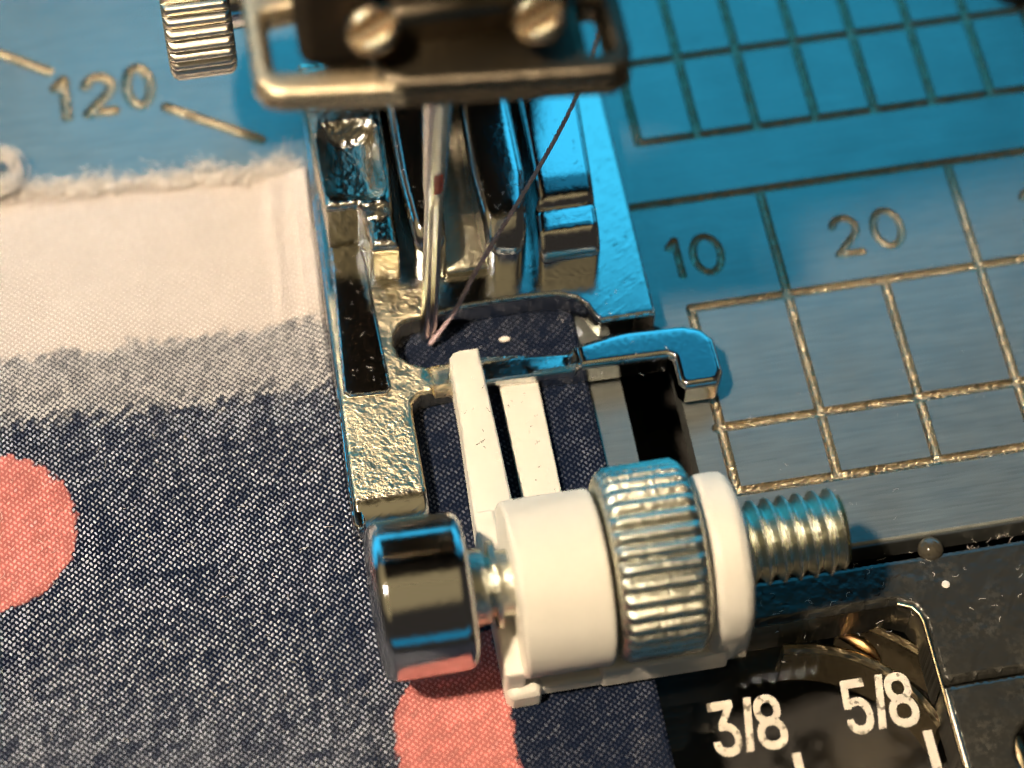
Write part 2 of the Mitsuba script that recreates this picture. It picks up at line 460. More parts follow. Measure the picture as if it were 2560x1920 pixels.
# walls of the feed slots
for sl in [slot.buffer(0.12)] + slots_hidden:
    c = ring_points(sl, 0.4)[0]
    ci = ring_points(sl.buffer(-0.12), 0.4)[0]
    for ring, za, zb in ((c, 0.0, -0.14), (c, -0.14, -1.6)):
        m = len(ring)
        V = np.vstack([np.column_stack([ring, np.full(m, za)]), np.column_stack([ring, np.full(m, zb)])])
        i = np.arange(m)
        j = (i + 1) % m
        parts.append(mesh_of(V, np.vstack([np.stack([i, j, j + m], 1), np.stack([i, j + m, i + m], 1)])))
add('needle_plate__plate', cat(parts), 'brushed_steel', 30)
tag('needle_plate', label='brushed steel needle plate engraved with grids and numbers under the foot', category='needle plate')
for name, poly, depth, text in grooves:
    w = GW / 2 if 'grid' in name else (0.31 if depth > 0.25 else 0.215)

    def groove_z(p, d, depth=depth, w=w):
        q = np.clip(1 - d / w, 0, 1)
        return -depth * np.sqrt(np.clip(1 - q * q, 0, 1)) - 0.0005
    v, f, _ = sheet(poly, groove_z, [w * 0.06, w * 0.2, w * 0.45, w * 0.75, w * 0.96], 0.22, 5.0)
    tag(add('needle_plate__' + name, mesh_of(v, f), 'etched_steel', 50), label=text)

# ------------------------------------------------------------------ bobbin cover in front of the plate
window = soft([(-20, -17.95), (20.35, -17.95), (20.35, -60), (-20, -60)], 0.0001)
window = Polygon([(-20, -17.95), (19.4, -17.95), (20.1, -18.3), (20.4, -19.0), (20.4, -60), (-20, -60)])
frame1 = Polygon([(-60, -15.65), (90, -15.65), (90, -22.28), (20.42, -22.28), (20.42, -19.0), (20.1, -18.25), (19.4, -17.9), (-20.1, -17.9), (-60, -17.9)])
frame2 = Polygon([(20.42, -22.44), (90, -22.44), (90, -60), (20.42, -60)])
hole = Point(24.4, -26.3).buffer(1.55)
add('bobbin_cover__frame', pillow(frame1, -3.2, -0.22, 0.35, 0.3, 3.0), 'cover_plastic', 35)
add('bobbin_cover__latch', pillow(frame2.difference(hole), -3.2, -0.16, 0.30, 0.3, 3.0), 'cover_plastic', 35)
tag('bobbin_cover__latch', label='scuffed dark latch piece behind a straight seam')
wv = np.array([[-20, -60, -0.34], [20.42, -60, -0.34], [20.42, -17.9, -0.34], [-20, -17.9, -0.34]])
add('bobbin_cover__window', mesh_of(wv, [[0, 1, 2], [0, 2, 3]]), 'clear_plastic', False)
tag('bobbin_cover__window', label='clear window with white printed figures')
tag('bobbin_cover', label='dark bobbin cover with clear window marked 3/8 and 5/8 at lower right', category='cover')
nub = trimesh.creation.icosphere(subdivisions=3, radius=0.62)
nub.apply_scale((1, 1, 0.85))
nub.apply_translation((21.7, -15.42, -0.32))
add('bobbin_cover__nub', nub, 'nub_plastic', True)
tag('bobbin_cover__nub', label='small clear round nub on the back edge')


def fit_text(ch, x0, x1, y0, y1, z):
    m = meshkit.text_mesh(ch, 1.0, 0.02, bold=True)
    b = m.bounds
    m.vertices = (m.vertices - b[0]) / (b[1] - b[0]) * [x1 - x0, y1 - y0, 0.02] + [x0, y0, z]
    return m


ZP = -0.335


def bar(x0, x1, y0, y1, lean=0.0):
    b = trimesh.creation.box(bounds=((x0, y0, ZP), (x1, y1, ZP + 0.02)))
    b.vertices = b.vertices + np.outer((b.vertices[:, 1] - y0) / (y1 - y0), [lean, 0, 0])
    return b


add('bobbin_cover__printed_figure', cat([fit_text('3', 9.32, 10.66, -24.10, -21.34, ZP), bar(10.72, 11.08, -24.02, -21.36, 0.42), fit_text('8', 11.40, 12.80, -24.12, -21.34, ZP)]), 'white_print', False)
tag('bobbin_cover__printed_figure', label='white printed figure 3/8')
add('bobbin_cover__printed_figure', cat([fit_text('5', 15.62, 16.92, -24.08, -21.32, ZP), bar(16.98, 17.34, -23.98, -21.30, 0.45), fit_text('8', 17.66, 19.04, -24.10, -21.30, ZP)]), 'white_print', False)
tag('bobbin_cover__printed_figure_001', label='white printed figure 5/8')
add('bobbin_cover__printed_tick', bar(12.72, 13.14, -32, -24.42), 'white_print', False)
add('bobbin_cover__printed_tick', bar(18.92, 19.36, -32, -24.40), 'white_print', False)


def ring_wall(cx, cy, R, w, z0, z1, a0, a1, n=60):
    a = np.radians(np.linspace(a0, a1, n))
    sect = [(R - w, z0), (R - w, z1 - 0.15), (R - w + 0.15, z1), (R - 0.15, z1), (R, z1 - 0.15), (R, z0)]
    v = np.array([[cx + r * math.cos(t), cy + r * math.sin(t), z] for t in a for (r, z) in sect])
    f = []
    k = len(sect)
    for i in range(n - 1):
        for j in range(k - 1):
            p = i * k + j
            f += [[p, p + 1, p + k + 1], [p, p + k + 1, p + k]]
    return mesh_of(v, f)


add('bobbin_case__rim', ring_wall(13.8, -25.2, 7.2, 0.5, -6, -2.6, 15, 88), 'brass_steel', 40)
add('bobbin_case__hook', ring_wall(13.0, -26.5, 10.6, 0.45, -6, -2.9, 20, 66), 'brass_steel', 40)
glint_path = [(20.38, -34, -0.3), (20.40, -19.1, -0.3), (20.3, -18.65, -0.3), (20.05, -18.25, -0.3), (19.4, -17.95, -0.3)]
add('bobbin_cover__window_edge_glint', tube(glint_path, 0.10, 8), 'brass_steel', 40)  # tube added to stand in for light caught along the window edge
add('bobbin_case__spring', tube([(17.0, -17.9, -3.3), (17.4, -18.2, -3.0), (17.85, -18.6, -2.9), (18.25, -19.0, -3.0), (18.6, -19.4, -3.3)], [0.1, 0.28, 0.34, 0.26, 0.1], 12), 'warm_brass', 40)
tag('bobbin_case', label='metal bobbin case rings seen dimly under the clear window', category='bobbin case')
edge_path = [(20.50, -22.6, -0.22), (20.47, -24, -0.20), (20.47, -30, -0.20), (20.47, -40, -0.2)]
add('bobbin_cover__latch_edge', tube(edge_path, [0.05, 0.13, 0.14, 0.14], 8), 'knurl_steel', 40)
tag('bobbin_cover__latch_edge', label='bright worn metal edge of the latch')
pin = trimesh.creation.cylinder(radius=0.42, height=4.0, sections=32)
pin.apply_transform(trimesh.transformations.rotation_matrix(math.pi / 2, (1, 0, 0)))
pin.apply_translation((23.2, -27.3, -1.0))
add('bobbin_cover__latch_spring', pin, 'brass_steel', 35)

# ------------------------------------------------------------------ the cloth
gxs = np.concatenate([np.arange(-34, -9, 0.5), np.arange(-9, -4.4, 0.08), np.arange(-4.4, 7.0, 0.25), [7.0, 7.1, 7.18, 7.24, 7.26, 7.24]])
gys = np.linspace(-40, 0, 161)
edge_y = 10.85 - 0.075 * (gxs + 5.2) + 0.35 * (meshkit.fbm(np.column_stack([gxs * 0.9, gxs * 0, gxs * 0]), 3) - 0.5)
gys_b = np.linspace(0, 1, 60)[1:]
X = np.repeat(gxs[None], len(gys) + len(gys_b), 0)
Y = np.vstack([np.repeat(gys[:, None], len(gxs), 1), gys_b[:, None] * edge_y[None]])


def cloth_z(x, y):
    z = 0.42 + 0.20 * (meshkit.noise(np.stack([x * 0.25, y * 0.25, x * 0], -1), 5) - 0.5)
    t = x - (-4.4 - 0.0425 * (13.5 - y))
    amp = np.clip((y + 9) / 14, 0.12, 1) * (0.85 + 0.5 * (meshkit.noise(np.stack([x * 0, y * 0.35, x * 0], -1), 8) - 0.5))
    z = z + 0.85 * amp * np.clip((t + 2.6) / 2.3, 0, 1) ** 2 * np.clip(-(t - 0.02) / 0.28, 0, 1) ** 0.5
    z = z + 0.20 * amp * np.exp(-((t + 2.1) / 0.35) ** 2) + 0.12 * amp * np.exp(-((t + 0.9) / 0.16) ** 2)
    z = np.where(t > 0.0, 0.40, z)
    z = np.where((x > 0.30) & (x < 7.05), 0.48, z)
    z = z - 0.16 * np.clip((y - edge_drop) / 1.2, 0, 1)
    return z


edge_drop = 10.0
Z = cloth_z(X, Y)
nx = len(gxs)
for k, dz in zip(range(nx - 5, nx), (0.46, 0.40, 0.30, 0.16, 0.03)):
    Z[:, k] = dz
idx = np.arange(X.size).reshape(X.shape)
q = np.stack([idx[:-1, :-1], idx[:-1, 1:], idx[1:, 1:], idx[1:, :-1]], -1).reshape(-1, 4)
cloth = mesh_of(np.column_stack([X.ravel(), Y.ravel(), Z.ravel()]), np.vstack([q[:, [0, 1, 2]], q[:, [0, 2, 3]]]))
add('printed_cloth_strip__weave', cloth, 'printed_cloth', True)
tag('printed_cloth_strip', label='woven navy cloth with white band and coral dots lying under the foot', category='cloth')


def fibre(p, length, r, up=0.25, curl=1.0, n=9, heading=None):
    a = rng.uniform(0, 2 * math.pi) if heading is None else heading
    k = rng.normal(0, curl)
    pts = [np.array(p, float)]
    el = rng.uniform(-0.1, up)
    for i in range(n - 1):
        a += k / n + rng.normal(0, 0.16)
        pts.append(pts[-1] + length / n * np.array([math.cos(a), math.sin(a), el]))
        el += rng.normal(0, 0.05)
    P = np.array(pts)
    P[:, 2] = np.maximum(P[:, 2], p[2] - 0.02)
    return tube(P, r, 3)


fr = []
for i in range(2600):
    x = rng.uniform(-27, -4.9)
    y = 10.85 - 0.075 * (x + 5.2) + rng.normal(-0.1, 0.18)
    clump = 0.4 + 1.1 * float(meshkit.noise(np.array([x * 0.8, 0.0, 0.0]), 4))
    fr.append(fibre((x, y, rng.uniform(0.12, 0.5)), rng.uniform(0.4, 2.0) * clump, rng.uniform(0.010, 0.020), 0.5, 2.4, 7, rng.normal(math.pi / 2, 0.9)))
add('printed_cloth_strip__frayed_edge', cat(fr), 'lint_white', True)
tag('printed_cloth_strip__frayed_edge', label='fuzzy frayed white edge of the cloth', kind='stuff')
knots = []
for i in range(150):
    x = rng.uniform(-26, -5)
    s = trimesh.creation.icosphere(subdivisions=1, radius=rng.uniform(0.06, 0.15))
    s.apply_translation((x, 10.75 - 0.075 * (x + 5.2) + rng.normal(0, 0.22), 0.45 + rng.uniform(0, 0.1)))
    knots.append(s)
add('printed_cloth_strip__yarn_ends', cat(knots), 'lint_white', True)
tag('printed_cloth_strip__yarn_ends', kind='stuff')
fl = []
for i in range(170):
    a0 = rng.uniform(0, 2 * math.pi)
    r = rng.normal(1.1, 0.22)
    t = np.linspace(a0, a0 + rng.uniform(1.2, 3.2), 12)
    c = np.array([-20.3 + rng.normal(0, 0.12), 13.1 + rng.normal(0, 0.12), 0.9])
    fl.append(tube(np.column_stack([c[0] + r * np.cos(t), c[1] + r * 0.95 * np.sin(t), c[2] + 0.5 * np.sin(t * 2 + a0) * rng.uniform(0.2, 1)]), 0.018, 3))
add('lint_curl', cat(fl), 'lint_white', True)
tag('lint_curl', label='curled tuft of white lint at the left end of the frayed cloth edge', category='lint', kind='stuff')

# ------------------------------------------------------------------ the presser foot
base = Polygon([(-4.2, 14), (11.05, 14), (11.05, -1.55), (8.25, -1.55), (8.0, -1.2), (7.75, -0.55), (7.3, 0.0), (6.5, 0.33), (5.0, 0.45), (3.4, 0.46), (1.8, 0.42), (0.6, 0.22), (-0.2, 0.18),
                (-0.9, 0.2), (-1.45, -0.02), (-1.85, -0.55), (-1.95, -1.05), (-1.8, -1.75), (-1.3, -2.25), (-0.72, -2.55), (-0.62, -2.6), (2.3, -2.5), (6.3, -2.85), (6.72, -2.68), (7.6, -2.52), (9.3, -2.33), (12.2, -2.45),
                (13.0, -2.75), (13.5, -3.5), (13.55, -5.3), (13.2, -5.95), (11.6, -5.95), (11.35, -5.6), (11.35, -4.25), (11.1, -4.05), (2.6, -3.92), (-0.4, -4.02), (-1.2, -4.1), (-1.6, -4.5), (-1.66, -5.2), (-1.68, -10.2), (-2.1, -11.0),
                (-4.8, -11.0), (-5.25, -10.4), (-4.98, -3.3), (-4.68, 5.5)])
base = base.buffer(-0.12, quad_segs=5).buffer(0.22, quad_segs=5).buffer(-0.10, quad_segs=5)


def base_top(p, d):
    x, y = p[:, 0], p[:, 1]
    z = np.zeros(len(p))
    # the groove along the bridge behind the lip
    g = np.clip((x + 0.55) / 0.15, 0, 1) * np.clip((6.55 - x) / 0.15, 0, 1) * np.clip((y + 3.55) / 0.18, 0, 1) * np.clip((-2.62 - y) / 0.10, 0, 1)
    z -= 0.30 * g * (y < -2.4) * (y > -3.9)
    roll = np.clip((x + 0.55) / 0.15, 0, 1) * np.clip((6.7 - x) / 0.15, 0, 1) * (y < -3.30) * (y > -4.05)
    z -= roll * 0.9 * np.clip(-3.30 - y, 0, 1) ** 1.3
    # the toe of the long left leg turns down
    z -= np.clip((-9.35 - y) / 1.5, 0, 1) ** 1.6 * 0.75 * (x < -1.5)
    return z


extra = rect(-0.7, 6.7, -3.75, -2.55)
v0 = pillow(base, 0.52, 2.0, 0.22, 0.14, 0.35, base_top)
add('presser_foot__base', v0, 'worn_chrome', 32)
tag('presser_foot', label='chrome presser foot with white plastic guide and thumb wheel resting on the cloth', category='presser foot')
# smooth rim strips of the base: a polished flat on the left
strip = soft([(-4.25, 4.9), (-2.62, 4.75), (-2.48, -3.6), (-2.75, -3.85), (-4.55, -3.75), (-4.78, -3.5)], 0.1)
add('presser_foot__polished_strip', pillow(strip, 1.9, 2.22, 0.14, 0.14, 0.8), 'chrome', 32)
tag('presser_foot__polished_strip', label='dark polished strip on the left rail')
railL = Polygon([(-4.40, 13.5), (-4.83, 5.5), (-5.13, -3.3), (-5.40, -10.4), (-5.15, -10.9), (-4.78, -10.6), (-4.62, -3.6), (-4.32, 5.5), (-4.05, 13.5)])
add('presser_foot__rail', pillow(railL, 0.5, 1.86, 0.17, 0.14, 0.6), 'chrome', 35)
lip = soft([(6.72, -2.78), (7.6, -2.60), (9.3, -2.40), (12.1, -2.5), (13.0, -2.85), (13.5, -3.5), (13.55, -5.3), (13.2, -5.95), (11.6, -5.95), (11.35, -5.6), (11.35, -4.25), (11.1, -4.08), (6.78, -3.98)], 0.12)
add('presser_foot__lip', pillow(lip.buffer(0.03), 0.9, 2.14, 0.36, 0.12, 0.4), 'chrome', 40)
tag('presser_foot__lip', label='smooth rounded lip at the right end of the bridge reflecting blue')

dish = rect(-4.05, -1.25, 5.3, 9.7, 0.6)


def dished(p, d):
    dd = shapely.distance(shapely.points(p), dish.boundary) * np.where(shapely.contains_xy(dish, p[:, 0], p[:, 1]), 1, -1)
    z = -0.75 * np.clip((dd + 0.05) / 0.75, 0, 1) ** 0.7
    return z - 0.12 * meshkit.fbm(np.column_stack([p * 1.1, p[:, :1] * 0]), 3, 2) * (dd > 0)


left_block = soft([(-4.38, 14), (-0.62, 14), (-0.78, 7), (-1.0, 4.6), (-1.02, 2.55), (-2.35, 2.65), (-2.5, 4.5), (-2.7, 4.85), (-4.28, 4.95)], 0.1)


def left_top(p, d):
    z = dished(p, d)
    step = np.clip((4.75 - p[:, 1]) / 0.35, 0, 1)
    return z - 0.55 * step


add('presser_foot__block', pillow(left_block, 1.95, 5.6, 0.40, 0.13, 0.28, left_top), 'cast_chrome', 40)
tag('presser_foot__block', label='left block with a dished pocket in its top')
ridge1 = soft([(-0.42, 14), (1.55, 14), (1.55, 6), (1.30, 2.6), (0.9, 2.2), (0.05, 2.2), (-0.3, 2.6), (-0.5, 6)], 0.45)
ridge2 = soft([(3.3, 14), (5.72, 14), (5.7, 5.5), (5.2, 2.2), (4.8, 1.55), (3.6, 1.7), (3.22, 2.1), (3.05, 6)], 0.5)


def ridge_top(p, d):
    return -0.9 * np.clip((3.4 - p[:, 1]) / 1.5, 0, 1) ** 1.5 + 0.05 * (p[:, 1] - 6) * 0.5


add('presser_foot__ridge', pillow(ridge1, 1.95, 5.75, 0.52, 0.13, 0.4, ridge_top), 'chrome', 40)
add('presser_foot__ridge', pillow(ridge2, 1.95, 5.75, 0.52, 0.13, 0.4, ridge_top), 'chrome', 40)
tag('presser_foot__ridge', label='left ridge beside the needle groove')
tag('presser_foot__ridge_001', label='right ridge beside the needle groove')
groove_floor = rect(1.2, 3.6, 2.2, 14, 0.1)
add('presser_foot__groove_floor', pillow(groove_floor, 1.9, 3.0, 0.15, 0.2, 0.4, lambda p, d: -0.5 * np.clip((5 - p[:, 1]) / 3, 0, 1)), 'satin_chrome', 40)
right_block = soft([(6.3, 10.6), (9.3, 10.4), (8.95, 4.2), (8.78, 1.5), (8.6, 1.25), (5.9, 1.25), (5.72, 1.6), (5.92, 3.8), (6.15, 4.3)], 0.12)


def right_top(p, d):
    y = p[:, 1]
    z = -0.30 * np.clip((5.4 - y) / 1.6, 0, 1) ** 2
    z -= 0.30 * np.exp(-((y - 3.72) / 0.14) ** 2)
    z -= 1.0 * np.clip((2.25 - y) / 1.1, 0, 1)
    return z


add('presser_foot__block', pillow(right_block, 1.95, 5.1, 0.36, 0.12, 0.22, right_top), 'chrome', 40)
tag('presser_foot__block_001', label='right block with a pale blue flat pad and a notch line')
ankle = rbox(-3.2, 8.2, 13.6, 19.5, 3, 14, 0.5)
add('presser_foot__ankle', ankle, 'black_paint', 40)

AX = np.array([0.0, -16.4, 5.5])


def on_axis(m):
    m = m.copy()
    m.apply_translation(AX)
    return m


# white plastic guide: finger, arm, housing barrel, collar and tab
g = [pillow(soft([(0.5, -2.95), (0.72, -2.68), (1.05, -2.58), (1.98, -2.58), (2.08, -8), (2.12, -13.8), (0.1, -13.8), (0.22, -11), (0.45, -6)], 0.06), 0.75, 3.05, 0.16, 0.12, 0.8,
            lambda p, d: 0.25 * np.clip((-9 - p[:, 1]) / 4, 0, 1))]
add('presser_foot__guide_finger', g[0], 'white_plastic', 35)
tag('presser_foot__guide_finger', label='white plastic finger reaching over the bridge')
arm = pillow(rect(2.82, 4.72, -13.8, -3.75, 0.05), 0.62, 1.15, 0.10, 0.2, 1.0)
add('presser_foot__guide_arm', arm, 'white_plastic', 35)
tag('presser_foot__guide_arm', label='flat white arm right of the finger')


HX = np.array([0.0, -16.55, 4.95])


def drum(x0, x1, R, r, foot=None):
    """Moulded round housing with rounded rims, optionally drawn down to a squared foot."""
    pts = []
    for x, sg in ((x0 + r, -1), (x1 - r, 1)):
        for t in np.linspace(0, 2 * math.pi, 90, endpoint=False):
            for k in np.linspace(0, math.pi / 2, 5):
                q = R - r + r * math.cos(k)
                pts.append((x + sg * r * math.sin(k), HX[1] + q * math.cos(t), HX[2] + q * math.sin(t)))
        if foot:
            for y in foot[:2]:
                pts.append((x + sg * r, y, foot[2]))
    return hull(pts)


add('presser_foot__guide_barrel', drum(1.0, 5.15, 4.05, 0.25), 'white_plastic', 30)
tag('presser_foot__guide_barrel', label='white plastic barrel of the guide left of the wheel')
add('presser_foot__guide_collar', drum(9.62, 11.5, 3.9, 0.6, (-19.9, -13.4, 1.0)), 'white_plastic', 30)
tag('presser_foot__guide_collar', label='white plastic collar right of the wheel')
under = soft([(0.9, -19.6), (10.9, -19.6), (11.5, -18.6), (11.5, -13.2), (0.9, -13.2)], 0.2)
bridge = [pillow(under, 0.55, 0.85, 0.12, 0.2, 1.5), rbox(4.6, 10.6, -20.15, -19.35, 0.62, 2.5, 0.25), rbox(1.2, 5.0, -20.05, -17.0, 0.62, 1.6, 0.25)]
wall = rbox(0.18, 1.15, -20.0, -11.5, 0.6, 3.4, 0.18)
add('presser_foot__guide_wall', wall, 'white_plastic', 30)
tabm = pillow(soft([(0.2, -17.5), (0.22, -20.1), (0.5, -20.42), (1.75, -20.38), (1.9, -20.0), (1.9, -17.5)], 0.1), 0.6, 1.9, 0.4, 0.12, 0.6)
add('presser_foot__guide_bridge', cat(bridge), 'white_plastic', 30)
add('presser_foot__guide_tab', tabm, 'white_plastic', 30)
tag('presser_foot__guide_tab', label='small white tab at the front of the guide')
# screw with polished head, collar, thread
head = lathe([(-5.25, 0.0), (-5.25, 2.6), (-5.2, 2.95)] + [(-5.2 + 0.62 - 0.62 * math.cos(t), 2.98 + 0.62 * math.sin(t)) for t in np.linspace(0.1, math.pi / 2, 8)]
             + [(-3.0, 3.62), (-1.5, 3.6)] + [(-1.45 + 0.55 * math.sin(t), 3.05 + 0.55 * math.cos(t)) for t in np.linspace(0, math.pi / 2, 8)] + [(-0.88, 1.7)], 96)
add('presser_foot__screw_head', on_axis(head), 'chrome', 40)
tag('presser_foot__screw_head', label='polished round screw head left of the white barrel')
neck = lathe([(-0.95, 1.75), (-0.1, 1.72), (0.0, 1.45), (0.12, 1.45), (0.16, 2.0), (0.40, 2.0), (0.45, 1.5), (1.1, 1.5)], 64)
add('presser_foot__screw_neck', on_axis(neck), 'zinc', 30)
n, m = 96, 15 * 24
xs = np.linspace(9.0, 16.35, m)
ang = np.arange(n) * 2 * np.pi / n
XX, AA = np.meshgrid(xs, ang, indexing='ij')
ph = (XX / 0.72 - AA / (2 * np.pi)) % 1.0
tri = np.abs(ph - 0.5) * 2
RR = 1.98 - 0.42 * np.clip(1.15 - 1.3 * tri, 0, 1)
RR = np.where(XX > 16.05, RR - (XX - 16.05) * 1.2, RR)
tv = np.stack([XX, RR * np.cos(AA), RR * np.sin(AA)], -1).reshape(-1, 3)
i, j = np.meshgrid(np.arange(m - 1), np.arange(n), indexing='ij')
q = np.stack([i * n + j, i * n + (j + 1) % n, (i + 1) * n + (j + 1) % n, (i + 1) * n + j], -1).reshape(-1, 4)
rod = cat([mesh_of(tv, np.vstack([q[:, [0, 2, 1]], q[:, [0, 3, 2]]])), lathe([(16.35, 1.62), (16.35, 0)], n)])
add('presser_foot__screw_thread', on_axis(rod), 'zinc', 50)
tag('presser_foot__screw_thread', label='threaded screw end sticking out right of the collar')
# ribbed wheel


def ribbed(x0, x1, R, ribs, depth, cham, n_per=12, power=1.0):
    n = ribs * n_per
    a = np.arange(n) * 2 * np.pi / n
    rib = np.abs(np.cos(a * ribs / 2)) ** power
    prof = [(x0, 0.5, 0), (x0, R - cham - 0.25, 0), (x0 + 0.04, R - cham, 0.0), (x0 + cham * 0.4, R - cham * 0.42, 0.5), (x0 + cham, R, 1.0), (x1 - cham, R, 1.0),
            (x1 - cham * 0.4, R - cham * 0.42, 0.5), (x1 - 0.04, R - cham, 0.0), (x1, R - cham - 0.25, 0), (x1, 0.5, 0)]
    v = []
    for (x, r, k) in prof:
        rr = r - depth * k * (1 - rib)
        v.append(np.stack([np.full(n, x), rr * np.cos(a), rr * np.sin(a)], -1))
    i, j = np.meshgrid(np.arange(len(prof) - 1), np.arange(n), indexing='ij')
    q = np.stack([i * n + j, i * n + (j + 1) % n, (i + 1) * n + (j + 1) % n, (i + 1) * n + j], -1).reshape(-1, 4)
    return mesh_of(np.vstack(v), np.vstack([q[:, [0, 2, 1]], q[:, [0, 3, 2]]]))


add('presser_foot__wheel', on_axis(ribbed(5.3, 9.5, 4.45, 36, 0.26, 0.55)), 'zinc', 40)
tag('presser_foot__wheel', label='ribbed metal thumb wheel between the barrel and the collar')

# ------------------------------------------------------------------ needle and thread
hN = np.array([(-6.0, 0.30), (-2.0, 0.40), (4, 0.42), (12.2, 0.43), (13.6, 0.52), (40, 0.9)])
axis0, axis1 = np.array([-0.08, -0.05, 0.0]), np.array([0.52, 0.05, 17.0])
nv = []
NS = 40
aa = np.arange(NS) * 2 * np.pi / NS
zz = np.concatenate([np.linspace(-3, 12, 40), np.linspace(12.1, 24.5, 24)])
for z in zz:
    c = axis0 + (axis1 - axis0) * z / 17.0
    r = np.interp(z, hN[:, 0], hN[:, 1])
    dg = np.abs((aa - np.radians(262) + np.pi) % (2 * np.pi) - np.pi)
    gr = np.where((dg < 0.42) & (z < 12.6), 0.22 * np.cos(dg / 0.42 * np.pi / 2), 0.0)
    rr = r * (1 - gr * 1.6)
    nv.append(np.stack([c[0] + rr * np.cos(aa), c[1] + rr * np.sin(aa), np.full(NS, c[2])], -1))
i, j = np.meshgrid(np.arange(len(zz) - 1), np.arange(NS), indexing='ij')
q = np.stack([i * NS + j, i * NS + (j + 1) % NS, (i + 1) * NS + (j + 1) % NS, (i + 1) * NS + j], -1).reshape(-1, 4)
add('needle__shaft', mesh_of(np.vstack(nv), np.vstack([q[:, [0, 1, 2]], q[:, [0, 2, 3]]])), 'needle_steel', 40)
tag('needle', label='steel sewing needle with red band going down through the foot', category='needle')
band = []
for z in (13.5, 15.0):
    c = axis0 + (axis1 - axis0) * z / 17.0
    r = np.interp(z, hN[:, 0], hN[:, 1]) + 0.012
    a = np.radians(np.linspace(258, 305, 14))
    band.append(np.stack([c[0] + r * np.cos(a), c[1] + r * np.sin(a), np.full(14, z)], -1))
f = [[k, k + 1, k + 15] for k in range(13)] + [[k, k + 15, k + 14] for k in range(13)]
add('needle__colour_band', mesh_of(np.vstack(band), f), 'red_paint', True)
tag('needle__colour_band', label='red colour mark on the needle')

ctrl = np.array([(0.05, -0.45, 0.7), (0.35, -0.5, 1.3), (1.45, 0.25, 2.4), (2.1, 0.7, 3.6), (3.4, 1.2, 6.3), (5.3, 2.4, 9.0), (7.6, 3.6, 13.6), (7.9, 1.0, 24.0)])
tt = np.linspace(0, len(ctrl) - 1, 220)
from scipy.interpolate import CubicSpline
cp = CubicSpline(np.arange(len(ctrl)), ctrl)(tt)
tn = np.gradient(cp, axis=0)
tn /= np.linalg.norm(tn, axis=1, keepdims=True)
a1 = np.cross(tn, [0, 0, 1.0])
a1 /= np.linalg.norm(a1, axis=1, keepdims=True)
b1 = np.cross(tn, a1)
sl = np.concatenate([[0], np.cumsum(np.linalg.norm(np.diff(cp, axis=0), axis=1))])
ply3 = []
for k in range(3):
    w = sl / 0.85 * 2 * math.pi + k * 2 * math.pi / 3
    ply3.append(tube(cp + 0.058 * (np.cos(w)[:, None] * a1 + np.sin(w)[:, None] * b1), 0.066, 7))
for k in range(60):
    u = rng.integers(10, 200)
    ply3.append(fibre(cp[u], rng.uniform(0.2, 0.6), 0.008, 0.4, 2.0, 6))
add('needle_thread', cat(ply3), 'thread_fibre', True)
tag('needle_thread', label='thin purplish brown thread slanting from the needle up to the clamp', category='thread')

# ------------------------------------------------------------------ blurred needle clamp and thumb screw above


def raised(m, k=0.945):
    """The clamp sits some five millimetres higher than first laid out, nearer to the viewer and smaller."""
    m = m.copy()
    m.vertices = np.asarray(m.vertices) * k + EYE * (1 - k)
    return m


frame_o = soft([(-7.1, 9), (-7.1, 1.6), (-6.7, 0.85), (-5.9, 0.55), (-0.6, -0.05), (-0.6, 9)], 0.3)
win_l = soft([(-6.15, 2.1), (-1.9, 1.55), (-1.9, 5.6), (-6.15, 5.0)], 0.25)
add('needle_clamp__frame', raised(pillow(frame_o.difference(win_l), 19.9, 21.0, 0.45, 0.25, 1.0)), 'bracket_steel', 35)
tag('needle_clamp', label='blurred dark metal needle clamp frame with two bright slotted screws at the top', category='needle clamp')
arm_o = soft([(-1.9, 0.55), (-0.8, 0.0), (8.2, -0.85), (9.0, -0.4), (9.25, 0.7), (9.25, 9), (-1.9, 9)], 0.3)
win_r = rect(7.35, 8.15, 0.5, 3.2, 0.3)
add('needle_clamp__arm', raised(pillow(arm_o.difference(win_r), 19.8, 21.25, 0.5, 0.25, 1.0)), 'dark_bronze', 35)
add('needle_clamp__block', raised(rbox(-4.9, -1.3, 3.0, 9, 19.2, 26, 0.7)), 'black_paint', 35)
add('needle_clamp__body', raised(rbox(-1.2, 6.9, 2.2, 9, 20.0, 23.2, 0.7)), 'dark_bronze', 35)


def slotted(center, R, h, slot, turn):
    """Slotted screw head: a low drum with a diagonal slot across its domed face."""
    disc = Point(0, 0).buffer(R, quad_segs=12)
    cut = box(-3, -slot / 2, 3, slot / 2)
    lo = pillow(disc, 0, h * 0.55, 0.1, 0.2, 0.5)
    hi = [pillow(g, h * 0.4, h, 0.55, 0.12, 0.4) for g in disc.difference(cut).geoms]
    m = cat([lo] + hi)
    m.apply_transform(trimesh.transformations.rotation_matrix(turn, (0, 0, 1)))
    m.apply_transform(trimesh.transformations.rotation_matrix(math.radians(38), (1, 0, 0)))
    m.apply_translation(center)
    return m


for c in ((-1.85, 2.3, 22.6), (5.15, 1.5, 22.9)):
    add('needle_clamp__screw_head', raised(slotted(c, 1.15, 1.5, 0.42, math.radians(22))), 'pin_brass', 35)
tag('needle_clamp__screw_head', label='left bright slotted screw head')
tag('needle_clamp__screw_head_001', label='right bright slotted screw head')

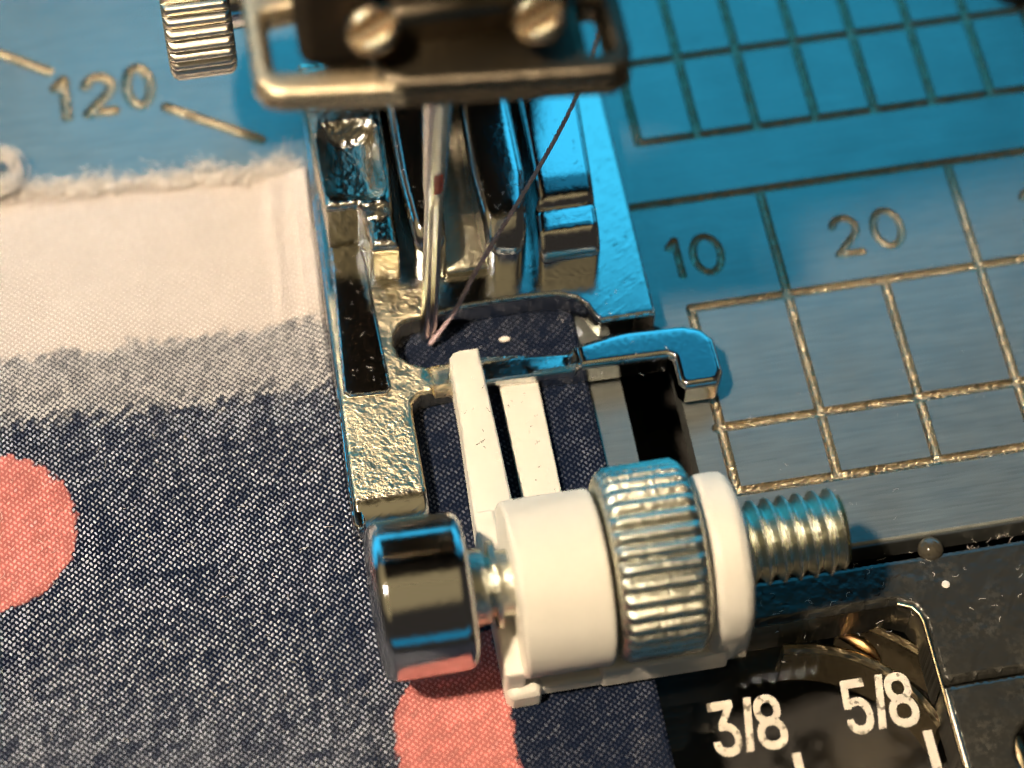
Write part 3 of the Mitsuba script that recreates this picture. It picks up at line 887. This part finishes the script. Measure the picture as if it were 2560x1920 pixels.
ts = ribbed(-1.65, 1.65, 3.4, 31, 0.34, 0.35, 12, 0.8)
ts.apply_translation((-9.05, 14.7, 10.0))
add('thumb_screw__knurled_head', ts, 'knurl_steel', 40)
stem = lathe([(0, 1.3), (9, 1.3)], 32)
stem.apply_translation((-7.5, 14.7, 10.0))
add('thumb_screw__shank', stem, 'chrome', 40)
tag('thumb_screw', label='ribbed metal thumb screw at the top left beside the clamp', category='thumb screw')
tag('thumb_screw__knurled_head', label='ribbed round head')

hd = hull([(x, y, z) for z in (61, 120) for (x, y) in ((-14, -8.1), (130, 10.6), (130, 90), (-14, 90))])
add('machine_head__casing', hd, 'head_paint', 40)
add('machine_head__added_dark_block', rbox(-6.2, 8.3, 7.2, 25.5, 20.4, 61, 0.3), 'black_paint', 40)  # unseen block added so the chrome of the foot mirrors something dark
tag('machine_head', label='dark sewing machine head high above the needle', category='sewing machine')

# ------------------------------------------------------------------ lint on metal and plastic
li = []


def scatter(n, x0, x1, y0, y1, z, l0=0.08, l1=0.4, r=0.012):
    for _ in range(n):
        li.append(fibre((rng.uniform(x0, x1), rng.uniform(y0, y1), z + 0.01), rng.uniform(l0, l1), rng.uniform(0.7, 1.3) * r, 0.12, 2.0, 7))


scatter(26, -4.5, -2.6, -3.6, 4.6, 2.235)
scatter(34, -0.3, 1.4, 3, 11, 5.72)
scatter(30, 3.3, 5.4, 3, 11, 5.72)
scatter(30, 1.4, 3.4, 3, 11, 3.1, 0.2, 0.8)
scatter(20, 5.5, 11, -1.4, 1.2, 2.0)
scatter(10, 7, 13, -5, -2.8, 2.13)
scatter(14, 0.7, 2.0, -12, -3, 3.06, 0.1, 0.4, 0.008)
scatter(10, 2.9, 4.6, -12, -4, 1.16, 0.1, 0.4, 0.008)
scatter(40, 13, 33, -14, 3, 0.01, 0.1, 0.5, 0.010)
scatter(40, 13, 27, -20, -15.9, -0.2, 0.1, 0.5, 0.012)
scatter(60, 13, 30, -15.6, -14.8, -1.2, 0.2, 0.8, 0.014)
for _ in range(150):
    x, y = rng.uniform(-24, -6), rng.uniform(-27, 10)
    li.append(fibre((x, y, 0.50), rng.uniform(0.15, 0.7), rng.uniform(0.006, 0.011), 0.35, 2.5, 8))
add('lint', cat(li), 'lint_white', True)
tag('lint', label='tiny pale lint fibres strewn over the metal and plastic', category='lint', kind='stuff')
li = []
scatter(16, 0.7, 2.0, -13, -3, 3.06, 0.1, 0.35, 0.010)
scatter(16, 2.9, 4.6, -12.5, -4, 1.16, 0.1, 0.35, 0.010)
scatter(14, 13, 20, -17.6, -16, -0.2, 0.15, 0.5, 0.014)
scatter(12, 8.9, 10.8, -1, 12, 2.0, 0.15, 0.5, 0.014)
scatter(10, 6.5, 8.7, 4, 10, 5.1, 0.15, 0.4, 0.012)
add('dark_lint', cat(li), 'black_paint', True)
tag('dark_lint', label='tiny dark fibres on the white guide and the blue metal', category='lint', kind='stuff')
sc = pillow(Point(0, 0).buffer(2.2, quad_segs=16), 0, 0.9, 0.4, 0.2, 1.0)
sc.apply_translation((35.6, 17.6, 0.003))
add('plate_screw', sc, 'dark_bronze', 35)
tag('plate_screw', label='dark round screw at the upper right corner of the needle plate', category='screw')
sp = trimesh.creation.icosphere(subdivisions=2, radius=0.2)
sp.apply_scale((1, 1, 0.5))
sp.apply_translation((21.9, -17.4, -0.2))
add('white_speck', sp, 'lint_white', True)
tag('white_speck', label='round white speck on the dark bobbin cover', category='speck')
fk = trimesh.creation.icosphere(subdivisions=2, radius=0.2)
fk.apply_scale((1.5, 0.8, 0.5))
fk.apply_translation((3.6, -0.95, 0.62))
add('lint_speck', fk, 'lint_white', True)
tag('lint_speck', label='pale lint speck on the navy cloth inside the needle opening', category='speck')
